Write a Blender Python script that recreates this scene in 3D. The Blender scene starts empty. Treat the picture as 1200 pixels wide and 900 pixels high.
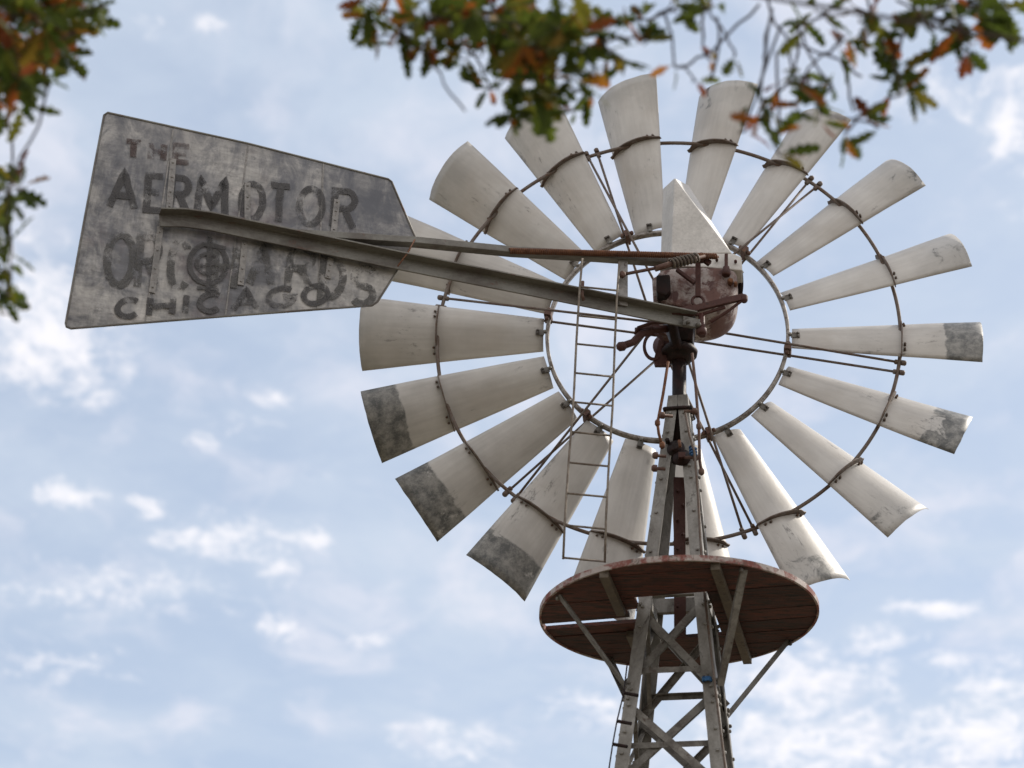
import bpy, math, random
from mathutils import Vector, Matrix, noise
from math import sin, cos, pi, radians, sqrt
V = Vector
# ------------------------------------------------------------ camera
EYE = V((0, 0, 1.6)); F = 2883.2; PITCH = .4874; ROLL = .0412
S = bpy.context.scene; COL = S.collection
cam = bpy.data.cameras.new('camera'); co = bpy.data.objects.new('camera', cam); COL.objects.link(co)
fwd = V((0, cos(PITCH), sin(PITCH))); r0 = V((1, 0, 0)); u0 = V((0, -sin(PITCH), cos(PITCH)))
# screen x = X*c + Y*s  -> right axis = c*r0 + s*u0 ; up axis = -s*r0 + c*u0
rt = cos(ROLL)*r0 + sin(ROLL)*u0; up = -sin(ROLL)*r0 + cos(ROLL)*u0
co.matrix_world = Matrix(((rt.x, up.x, -fwd.x, EYE.x), (rt.y, up.y, -fwd.y, EYE.y), (rt.z, up.z, -fwd.z, EYE.z), (0, 0, 0, 1)))
cam.sensor_width = 36; cam.lens = F/1200*36; cam.clip_start = .1; cam.clip_end = 3000
cam.dof.use_dof = True; cam.dof.focus_distance = 9.4; cam.dof.aperture_fstop = 3.2
S.camera = co
def ray(px, py): return (fwd + rt*((px-600)/F) + up*((450-py)/F))
def at(px, py, Y):
    r = ray(px, py); return EYE + r*(Y/r.y)
def atd(px, py, d): return EYE + ray(px, py)*d
def onplane(px, py, P, n):
    r = ray(px, py); return EYE + r*((P-EYE).dot(n)/r.dot(n))
# ------------------------------------------------------------ light
SUN_EL = radians(40); SUN_AZ = radians(62)      # azimuth from +Y towards +X
S.view_settings.view_transform = 'Standard'; S.view_settings.look = 'None'
S.view_settings.exposure = 0.55; S.view_settings.gamma = 1
sl = bpy.data.lights.new('sun', 'SUN'); sl.energy = 3.0; sl.angle = radians(1.5); sl.color = (1, .93, .83)
so = bpy.data.objects.new('sun', sl); COL.objects.link(so)
sd = V((sin(SUN_AZ)*cos(SUN_EL), cos(SUN_AZ)*cos(SUN_EL), sin(SUN_EL)))
so.rotation_euler = sd.to_track_quat('Z', 'Y').to_euler()
W = bpy.data.worlds.new('World'); S.world = W; W.use_nodes = True
def build_world():
    nt = W.node_tree; N = nt.nodes; L = nt.links
    for n in list(N): N.remove(n)
    out = N.new('ShaderNodeOutputWorld'); bg = N.new('ShaderNodeBackground'); bg.inputs[1].default_value = .1
    sky = N.new('ShaderNodeTexSky'); sky.sky_type = 'NISHITA'; sky.sun_disc = False
    sky.sun_elevation = SUN_EL; sky.sun_rotation = SUN_AZ; sky.air_density = 1.0; sky.dust_density = 1.0; sky.ozone_density = 1.5
    tc = N.new('ShaderNodeTexCoord'); sp = N.new('ShaderNodeSeparateXYZ'); L.new(tc.outputs['Generated'], sp.inputs[0])
    def math_(op, a, b=None, clamp=False, c=None):
        m = N.new('ShaderNodeMath'); m.operation = op; m.use_clamp = clamp
        for i, v in enumerate((a, b, c)):
            if v is None: continue
            if isinstance(v, (int, float)): m.inputs[i].default_value = v
            else: L.new(v, m.inputs[i])
        return m.outputs[0]
    z = math_('MAXIMUM', sp.outputs[2], .04)
    u = math_('DIVIDE', sp.outputs[0], z); v = math_('DIVIDE', sp.outputs[1], z)
    cb = N.new('ShaderNodeCombineXYZ'); L.new(u, cb.inputs[0]); L.new(v, cb.inputs[1])
    uv = cb.outputs[0]
    def vm(op, a, b):
        m = N.new('ShaderNodeVectorMath'); m.operation = op
        for i, x in enumerate((a, b)):
            if isinstance(x, tuple): m.inputs[i].default_value = x
            else: L.new(x, m.inputs[i])
        return m.outputs[0] if op != 'LENGTH' else m.outputs[1]
    def noise_(vec, sc, det, rough, dist=0, off=(0, 0, 0)):
        n = N.new('ShaderNodeTexNoise'); n.inputs['Scale'].default_value = sc; n.inputs['Detail'].default_value = det
        n.inputs['Roughness'].default_value = rough; n.inputs['Distortion'].default_value = dist
        L.new(vm('ADD', vec, off), n.inputs['Vector']); return n.outputs[0], n.outputs[1]
    _, wc = noise_(uv, 9, 4, .55)
    w2 = vm('SUBTRACT', wc, (.5, .5, .5)); w3 = vm('MULTIPLY', w2, (.07, .07, 0)); wuv = vm('ADD', uv, w3)
    # small fair-weather clouds: place on the cloud layer (seen from the ground), size, weight
    blobs = [(55,395,75,60,1.0),(90,580,36,14,.8),(172,592,18,10,.7),(238,520,16,8,.7),(290,500,28,14,.6),(330,465,24,8,.75),(262,630,62,24,.75),
             (352,632,30,13,.85),(325,675,22,12,.75),(325,735,24,14,.85),(125,692,130,26,.5),(430,750,28,8,.6),(1185,140,34,42,1.0),(1092,112,40,30,.65),(700,825,46,26,.6),
             (1095,712,44,10,.9),(1035,750,36,14,.8),(945,800,85,34,.85),(950,872,130,36,.9),(1150,865,70,34,1.0),(1120,778,34,10,.8),(172,26,24,14,.6),(240,30,24,12,.45),
             (40,286,40,16,.6),(382,562,26,8,.55),(530,868,60,22,.6),(60,775,90,26,.4),(1190,800,60,30,.7),(1150,925,160,30,.9),(-60,340,90,60,.8),(1260,200,60,60,.8)]
    acc = None
    def dirn(px, py):
        r = ray(px, py); return r.x/r.z, r.y/r.z
    for (px, py, rx, ry, w) in blobs:
        a, b = dirn(px, py); ax = abs(dirn(px+rx, py)[0]-a); bx = abs(dirn(px, py+ry)[1]-b)
        d = vm('LENGTH', vm('MULTIPLY', vm('SUBTRACT', wuv, (a, b, 0)), (1/ax/1.9, 1/bx/1.9, 0)), (0, 0, 0))
        m = math_('MULTIPLY', math_('SUBTRACT', 1, d, True), w)
        acc = m if acc is None else math_('MAXIMUM', acc, m)
    # other clouds elsewhere in the sky, in patches
    pn, _ = noise_(uv, 1.1, 3, .5, 0, (3.1, 8.2, 0)); 
    cuv = vm('MULTIPLY', wuv, (1, .55, 1)); n1, _ = noise_(cuv, 36, 11, .66); n1b, _ = noise_(cuv, 120, 6, .7)
    n2, _ = noise_(wuv, 4.0, 5, .6, .4, (5.2, 1.3, 0))
    cl = math_('ADD', math_('ADD', math_('MULTIPLY', acc, 1.35), math_('MULTIPLY', math_('SUBTRACT', n1, .5), 3.6)), math_('MULTIPLY', math_('SUBTRACT', n1b, .5), 1.1))
    mr = N.new('ShaderNodeMapRange'); mr.interpolation_type = 'SMOOTHSTEP'; mr.inputs[1].default_value = .12; mr.inputs[2].default_value = 1.5; L.new(cl, mr.inputs[0])
    gate = N.new('ShaderNodeMapRange'); gate.interpolation_type = 'SMOOTHSTEP'; gate.inputs[1].default_value = .03; gate.inputs[2].default_value = .3; L.new(acc, gate.inputs[0])
    dens = math_('MULTIPLY', mr.outputs[0], math_('MULTIPLY', gate.outputs[0], .8))
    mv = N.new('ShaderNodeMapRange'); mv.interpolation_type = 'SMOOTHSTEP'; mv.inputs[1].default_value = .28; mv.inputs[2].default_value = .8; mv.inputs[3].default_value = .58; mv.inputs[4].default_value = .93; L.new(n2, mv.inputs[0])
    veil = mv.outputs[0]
    def mix(f, a, b):
        m = N.new('ShaderNodeMix'); m.data_type = 'RGBA'
        for i, x in ((0, f), (6, a), (7, b)):
            if isinstance(x, tuple): m.inputs[i].default_value = x
            elif isinstance(x, (int, float)): m.inputs[i].default_value = x
            else: L.new(x, m.inputs[i])
        return m.outputs[2]
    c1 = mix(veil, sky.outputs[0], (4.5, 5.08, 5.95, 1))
    # thin torn wisps and broad pale haze
    n3, _ = noise_(cuv, 8.5, 9, .62, .3, (2.7, 4.4, 0)); n4, _ = noise_(uv, 1.7, 4, .5, 0, (7.7, .4, 0))
    ws = N.new('ShaderNodeMapRange'); ws.interpolation_type = 'SMOOTHSTEP'; ws.inputs[1].default_value = .48; ws.inputs[2].default_value = .74; L.new(math_('ADD', math_('MULTIPLY', n3, .75), math_('MULTIPLY', n4, .3)), ws.inputs[0])
    c1 = mix(math_('MULTIPLY', ws.outputs[0], .75), c1, (6.0, 6.0, 6.6, 1))
    c2 = mix(dens, c1, (7.6, 7.35, 7.5, 1))
    # unseen bright cloud bank, added behind the viewer to light the camera-facing surfaces
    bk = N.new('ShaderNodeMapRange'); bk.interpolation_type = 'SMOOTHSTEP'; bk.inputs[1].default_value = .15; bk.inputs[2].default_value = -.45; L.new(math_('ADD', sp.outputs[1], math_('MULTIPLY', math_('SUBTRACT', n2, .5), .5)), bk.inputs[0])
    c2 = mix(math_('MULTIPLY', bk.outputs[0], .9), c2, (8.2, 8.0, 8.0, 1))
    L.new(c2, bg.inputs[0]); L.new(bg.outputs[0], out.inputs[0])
build_world()
# ------------------------------------------------------------ materials
def newmat(name):
    m = bpy.data.materials.new(name); m.use_nodes = True
    nt = m.node_tree; b = nt.nodes['Principled BSDF']; return m, nt, b
def nd(nt, t, **kw):
    n = nt.nodes.new(t)
    for k, v in kw.items(): setattr(n, k, v)
    return n
def tnoise(nt, vec, sc, det=5, rough=.6, dist=0, stretch=None):
    if stretch:
        mp = nd(nt, 'ShaderNodeMapping'); mp.inputs['Scale'].default_value = stretch; nt.links.new(vec, mp.inputs[0]); vec = mp.outputs[0]
    n = nd(nt, 'ShaderNodeTexNoise'); n.inputs['Scale'].default_value = sc; n.inputs['Detail'].default_value = det
    n.inputs['Roughness'].default_value = rough; n.inputs['Distortion'].default_value = dist
    nt.links.new(vec, n.inputs['Vector']); return n.outputs[0]
def ramp(nt, fac, stops):
    r = nd(nt, 'ShaderNodeValToRGB'); e = r.color_ramp.elements
    while len(e) < len(stops): e.new(.5)
    for x, (p, c) in zip(e, stops):
        x.position = p; x.color = (c, c, c, 1) if isinstance(c, (int, float)) else (*c, 1)
    nt.links.new(fac, r.inputs[0]); return r.outputs[0]
def mixc(nt, f, a, b, blend='MIX'):
    m = nd(nt, 'ShaderNodeMix', data_type='RGBA', blend_type=blend)
    for i, x in ((0, f), (6, a), (7, b)):
        if isinstance(x, tuple): m.inputs[i].default_value = (*x, 1) if len(x) == 3 else x
        elif isinstance(x, (int, float)): m.inputs[i].default_value = x
        else: nt.links.new(x, m.inputs[i])
    return m.outputs[2]
def mth(nt, op, a, b=0, clamp=False):
    m = nd(nt, 'ShaderNodeMath', operation=op, use_clamp=clamp)
    for i, v in enumerate((a, b)):
        if isinstance(v, (int, float)): m.inputs[i].default_value = v
        else: nt.links.new(v, m.inputs[i])
    return m.outputs[0]
def bump(nt, b, h, strength=.3, dist=.003):
    bp = nd(nt, 'ShaderNodeBump'); bp.inputs['Strength'].default_value = strength; bp.inputs['Distance'].default_value = dist
    nt.links.new(h, bp.inputs['Height']); nt.links.new(bp.outputs[0], b.inputs['Normal'])
def worn(name, ca, cb_, cc=None, scale=14, rough=.6, metal=0, lo=.42, hi=.6, c3=.62, stretch=None, bstr=.3, fine=90):
    m, nt, b = newmat(name); tc = nd(nt, 'ShaderNodeTexCoord'); v = tc.outputs['Object']
    n = tnoise(nt, v, scale, 7, .68, .3, stretch); f = ramp(nt, n, [(lo, 0), (hi, 1)])
    c = mixc(nt, f, ca, cb_)
    if cc:
        n3 = tnoise(nt, v, scale*2.3, 6, .7, .8, stretch); f3 = ramp(nt, n3, [(c3-.05, 0), (c3+.04, 1)]); c = mixc(nt, f3, c, cc)
    nf = tnoise(nt, v, fine, 4, .7); c = mixc(nt, .35, c, ramp(nt, nf, [(.3, .35), (.7, 1)]), 'MULTIPLY')
    nt.links.new(c, b.inputs['Base Color']); b.inputs['Metallic'].default_value = metal
    nt.links.new(ramp(nt, n, [(.3, rough-.12), (.7, min(1, rough+.15))]), b.inputs['Roughness'])
    bump(nt, b, mth(nt, 'ADD', nf, n), bstr)
    return m
M = {}
M['rim_steel'] = worn('rim_steel', (.34, .31, .28), (.16, .135, .115), (.10, .055, .03), 30, .5, .25, c3=.6)
M['rod'] = worn('rod', (.115, .075, .052), (.17, .14, .12), (.12, .05, .02), 26, .65, .2)
M['brown_rod'] = worn('brown_rod', (.10, .045, .032), (.15, .095, .07), (.17, .075, .03), 30, .7, .1)
M['rust'] = worn('rust', (.12, .045, .02), (.20, .085, .04), (.05, .025, .018), 40, .85, 0)
M['boom'] = worn('boom', (.20, .19, .165), (.12, .105, .09), (.14, .06, .04), 9, .5, .2, c3=.66, stretch=(.4, 1, 1))
M['leg'] = worn('leg', (.34, .325, .30), (.175, .16, .14), (.07, .058, .048), 9, .6, .15, .38, .64, .63, (1, 1, .45))
M['brace'] = worn('brace', (.24, .225, .20), (.13, .115, .10), (.075, .05, .035), 16, .6, .2)
M['grease'] = worn('grease', (.014, .009, .008), (.03, .014, .012), (.07, .03, .022), 30, .55, 0, c3=.66)
M['redlead'] = worn('redlead', (.065, .021, .016), (.085, .038, .03), (.035, .017, .014), 30, .6, 0)
M['ladder'] = worn('ladder', (.24, .20, .155), (.14, .11, .085), (.11, .06, .035), 30, .6, .2)
M['hood'] = worn('hood', (.66, .63, .59), (.56, .535, .50), (.40, .375, .35), 6, .5, .05, c3=.72, bstr=.12)
M['case'] = worn('case', (.40, .345, .32), (.15, .07, .055), (.085, .03, .024), 9, .6, 0, .44, .56, .56)
M['plank'] = worn('plank', (.10, .024, .017), (.19, .06, .038), (.03, .017, .013), 5, .8, 0, .4, .65, .52, (1, 9, 9), .5)
M['plank_edge'] = worn('plank_edge', (.42, .36, .33), (.22, .075, .06), (.14, .10, .08), 14, .75, 0, .45, .55, .6)
M['joist'] = worn('joist', (.10, .08, .06), (.15, .12, .09), (.05, .03, .024), 20, .75, 0)
M['seam'] = worn('seam', (.30, .28, .26), (.20, .19, .18), (.09, .06, .05), 30, .5, .1)
M['blue'] = worn('blue', (.02, .12, .30), (.02, .08, .2), None, 30, .5)
M['bark'] = worn('bark', (.06, .045, .035), (.11, .09, .07), None, 20, .9, 0, stretch=(1, 1, .3))
M['twig'] = worn('twig', (.05, .032, .028), (.08, .055, .045), None, 20, .9, 0)

M['grease'].node_tree.nodes['Principled BSDF'].inputs['Specular IOR Level'].default_value = .2
M['redlead'].node_tree.nodes['Principled BSDF'].inputs['Specular IOR Level'].default_value = .3
def vary(mat, lo, hi):
    nt = mat.node_tree; b = nt.nodes['Principled BSDF']; src = b.inputs['Base Color'].links[0].from_socket
    oi = nd(nt, 'ShaderNodeObjectInfo'); f = ramp(nt, oi.outputs['Random'], [(0, lo), (1, hi)])
    nt.links.new(mixc(nt, 1.0, src, f, 'MULTIPLY'), b.inputs['Base Color'])
vary(M['plank'], .45, 1.0); vary(M['brace'], .7, 1.0); vary(M['leg'], .75, 1.0)
def blade_mat():
    m, nt, b = newmat('blade_paint'); L = nt.links
    tc = nd(nt, 'ShaderNodeTexCoord'); uvn = tc.outputs['UV']; ob = tc.outputs['Object']
    oi = nd(nt, 'ShaderNodeObjectInfo'); rnd = oi.outputs['Random']
    off = nd(nt, 'ShaderNodeVectorMath', operation='ADD'); cx = nd(nt, 'ShaderNodeCombineXYZ'); L.new(mth(nt, 'MULTIPLY', rnd, 37), cx.inputs[2]); L.new(mth(nt, 'MULTIPLY', rnd, 11), cx.inputs[0])
    L.new(ob, off.inputs[0]); L.new(cx.outputs[0], off.inputs[1]); v = off.outputs[0]
    at_ = nd(nt, 'ShaderNodeAttribute', attribute_type='OBJECT', attribute_name='bare'); bare = at_.outputs['Fac']
    a2 = nd(nt, 'ShaderNodeAttribute', attribute_type='OBJECT', attribute_name='edge'); edge = a2.outputs['Fac']
    n1 = tnoise(nt, v, 5, 5, .55); base = mixc(nt, ramp(nt, n1, [(.35, 0), (.65, 1)]), (.56, .535, .50), (.44, .415, .385))
    # faint rolling streaks along the blade and dust
    n2 = tnoise(nt, v, 9, 6, .6, 0, (.5, 7, 7)); base = mixc(nt, .30, base, ramp(nt, n2, [(.3, .62), (.65, 1)]), 'MULTIPLY')
    dust = ramp(nt, tnoise(nt, v, 3.1, 4, .6), [(.5, 0), (.75, .55)]); base = mixc(nt, dust, base, (.38, .335, .285))
    # rubbed marks
    n3 = tnoise(nt, v, 30, 8, .8, .15, (.45, 1.3, 1.3)); g3 = tnoise(nt, v, 4.2, 2, .5)
    sm = mth(nt, 'MULTIPLY', ramp(nt, n3, [(.55, 0), (.62, 1)]), ramp(nt, g3, [(.57, 0), (.64, 1)]))
    base = mixc(nt, mth(nt, 'MULTIPLY', sm, .8), base, (.15, .14, .13))
    # bare galvanised tip
    sp = nd(nt, 'ShaderNodeSeparateXYZ'); L.new(uvn, sp.inputs[0]); U = sp.outputs[0]; VV = sp.outputs[1]
    n4 = tnoise(nt, v, 10, 8, .72, .5); n5 = tnoise(nt, v, 3.4, 3, .5)
    line = mth(nt, 'ADD', VV, mth(nt, 'MULTIPLY', mth(nt, 'SUBTRACT', n4, .5), .085))
    tip = ramp(nt, mth(nt, 'SUBTRACT', line, edge), [(.0, 0), (.012, 1)])
    patch = ramp(nt, mth(nt, 'ADD', mth(nt, 'MULTIPLY', mth(nt, 'SUBTRACT', n4, .5), 1.4), mth(nt, 'ADD', mth(nt, 'MULTIPLY', mth(nt, 'SUBTRACT', n5, .5), 1.2), mth(nt, 'MULTIPLY', mth(nt, 'SUBTRACT', bare, .5), .9))), [(.0, 0), (.10, 1)])
    # ramp input offset: values above zero are bare
    tipf = mth(nt, 'MULTIPLY', tip, patch)
    og = ramp(nt, mth(nt, 'ADD', VV, mth(nt, 'MULTIPLY', mth(nt, 'SUBTRACT', n5, .5), .5)), [(.72, 0), (1.0, 1)])
    base = mixc(nt, mth(nt, 'MULTIPLY', mth(nt, 'MULTIPLY', og, ramp(nt, n4, [(.35, .2), (.62, 1)])), .6), base, (.30, .295, .28))
    tc2 = mixc(nt, ramp(nt, tnoise(nt, v, 17, 7, .8), [(.40, 0), (.60, 1)]), (.085, .086, .083), (.27, .26, .24))
    base = mixc(nt, mth(nt, 'MULTIPLY', tip, mth(nt, 'MULTIPLY', bare, .35)), base, (.36, .345, .33))
    base = mixc(nt, tipf, base, tc2)
    L.new(base, b.inputs['Base Color']); b.inputs['Roughness'].default_value = .48
    nf = tnoise(nt, v, 60, 3, .6); bump(nt, b, mth(nt, 'ADD', tnoise(nt, v, 2.5, 3, .5), mth(nt, 'MULTIPLY', nf, .07)), .45, .014)
    return m
M['blade'] = blade_mat()
def vane_mat():
    m, nt, b = newmat('vane_zinc'); L = nt.links; tc = nd(nt, 'ShaderNodeTexCoord'); v = tc.outputs['Object']
    n1 = tnoise(nt, v, 2.3, 8, .66, .3); n2 = tnoise(nt, v, 7, 8, .75, .6, (1.6, 1.6, .8)); n3 = tnoise(nt, v, 26, 7, .75)
    c = mixc(nt, ramp(nt, mth(nt, 'ADD', mth(nt, 'MULTIPLY', n1, .55), mth(nt, 'MULTIPLY', n2, .45)), [(.42, 0), (.56, 1)]), (.58, .55, .51), (.18, .178, .19))
    st = tnoise(nt, v, 12, 6, .7, 0, (2.2, 2.2, .25)); c = mixc(nt, .55, c, ramp(nt, st, [(.34, .55), (.6, 1)]), 'MULTIPLY')
    hz = tnoise(nt, v, 10, 6, .7, 0, (.3, .3, 3)); c = mixc(nt, .5, c, ramp(nt, hz, [(.36, .45), (.6, 1)]), 'MULTIPLY'); fs_ = tnoise(nt, v, 34, 8, .8, 0, (.35, .35, 2.2)); c = mixc(nt, .6, c, ramp(nt, fs_, [(.38, .5), (.58, 1)]), 'MULTIPLY')
    c = mixc(nt, mth(nt, 'MULTIPLY', ramp(nt, tnoise(nt, v, 3.3, 6, .7, .4), [(.52, 0), (.68, 1)]), .5), c, (.19, .135, .125))
    c = mixc(nt, mth(nt, 'MULTIPLY', ramp(nt, n3, [(.58, 0), (.66, 1)]), .6), c, (.10, .095, .095))
    c = mixc(nt, mth(nt, 'MULTIPLY', ramp(nt, tnoise(nt, v, 4.1, 7, .7, .3), [(.5, 0), (.62, 1)]), .45), c, (.52, .49, .45))
    # the upper half has weathered to a darker blue-grey zinc
    so_ = nd(nt, 'ShaderNodeSeparateXYZ'); L.new(v, so_.inputs[0]); lx = mth(nt, 'MULTIPLY', mth(nt, 'ADD', so_.outputs[0], 2.2), .09)
    hh = mth(nt, 'ADD', mth(nt, 'ADD', so_.outputs[2], lx), mth(nt, 'MULTIPLY', mth(nt, 'SUBTRACT', n1, .5), .9))
    bd = ramp(nt, mth(nt, 'MULTIPLY', mth(nt, 'SUBTRACT', hh, 6.25), 2.2), [(0, 0), (.5, 1)])
    wv = ramp(nt, n2, [(.35, .35), (.6, 1)])
    c = mixc(nt, mth(nt, 'MULTIPLY', mth(nt, 'MULTIPLY', bd, wv), .85), c, (.105, .108, .124))
    L.new(c, b.inputs['Base Color']); b.inputs['Metallic'].default_value = .1
    L.new(ramp(nt, n2, [(.3, .38), (.7, .65)]), b.inputs['Roughness'])
    bump(nt, b, mth(nt, 'ADD', tnoise(nt, v, 3, 3, .5), mth(nt, 'MULTIPLY', n3, .12)), .5, .015)
    return m
M['vane'] = vane_mat()
def paint_mat(name, col, lo, hi):
    m, nt, b = newmat(name); L = nt.links; tc = nd(nt, 'ShaderNodeTexCoord'); v = tc.outputs['Object']
    n = tnoise(nt, v, 11, 8, .8, .4); f = ramp(nt, n, [(lo, 1), (hi, 0)])
    b.inputs['Base Color'].default_value = (*col, 1); b.inputs['Roughness'].default_value = .7
    tr = nd(nt, 'ShaderNodeBsdfTransparent'); mx = nd(nt, 'ShaderNodeMixShader'); out = nt.nodes['Material Output']
    g_ = ramp(nt, tnoise(nt, v, 3.2, 5, .6), [(.36, .25), (.6, 1)]); L.new(mth(nt, 'MULTIPLY', mth(nt, 'MULTIPLY', f, g_), .95), mx.inputs[0]); L.new(tr.outputs[0], mx.inputs[1]); L.new(b.outputs[0], mx.inputs[2]); L.new(mx.outputs[0], out.inputs[0])
    return m
M['letter'] = paint_mat('faded_black_paint', (.085, .08, .08), .46, .60)
M['letter_faint'] = paint_mat('ghost_paint', (.12, .115, .11), .42, .56)
M['letter_brown'] = paint_mat('faded_brown_paint', (.10, .066, .06), .44, .58)
def leaf_mat():
    m, nt, b = newmat('leaf'); L = nt.links; a = nd(nt, 'ShaderNodeAttribute', attribute_name='tint')
    c = ramp(nt, a.outputs['Fac'], [(0, (.045, .068, .011)), (.45, (.105, .135, .02)), (.62, (.17, .16, .022)), (.72, (.34, .16, .025)), (.85, (.36, .10, .02)), (1, (.12, .035, .02))])
    tc = nd(nt, 'ShaderNodeTexCoord'); n = tnoise(nt, tc.outputs['Object'], 45, 3, .6)
    c = mixc(nt, .5, c, ramp(nt, n, [(.3, .5), (.7, 1)]), 'MULTIPLY')
    L.new(c, b.inputs['Base Color']); b.inputs['Roughness'].default_value = .65; b.inputs['Specular IOR Level'].default_value = .25
    tl = nd(nt, 'ShaderNodeBsdfTranslucent'); L.new(c, tl.inputs[0]); mx = nd(nt, 'ShaderNodeMixShader'); mx.inputs[0].default_value = .52
    L.new(b.outputs[0], mx.inputs[1]); L.new(tl.outputs[0], mx.inputs[2]); L.new(mx.outputs[0], nt.nodes['Material Output'].inputs[0])
    return m
M['leaf'] = leaf_mat()
def ground_mat():
    m, nt, b = newmat('grass'); L = nt.links; tc = nd(nt, 'ShaderNodeTexCoord'); v = tc.outputs['Object']
    n = tnoise(nt, v, .35, 8, .7); n2 = tnoise(nt, v, 9, 6, .8)
    c = mixc(nt, ramp(nt, n, [(.4, 0), (.62, 1)]), (.17, .145, .095), (.25, .215, .155)); c = mixc(nt, .6, c, ramp(nt, n2, [(.3, .4), (.7, 1)]), 'MULTIPLY')
    L.new(c, b.inputs['Base Color']); b.inputs['Roughness'].default_value = .95; bump(nt, b, n2, .8, .05); return m
M['grass'] = ground_mat()
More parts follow.
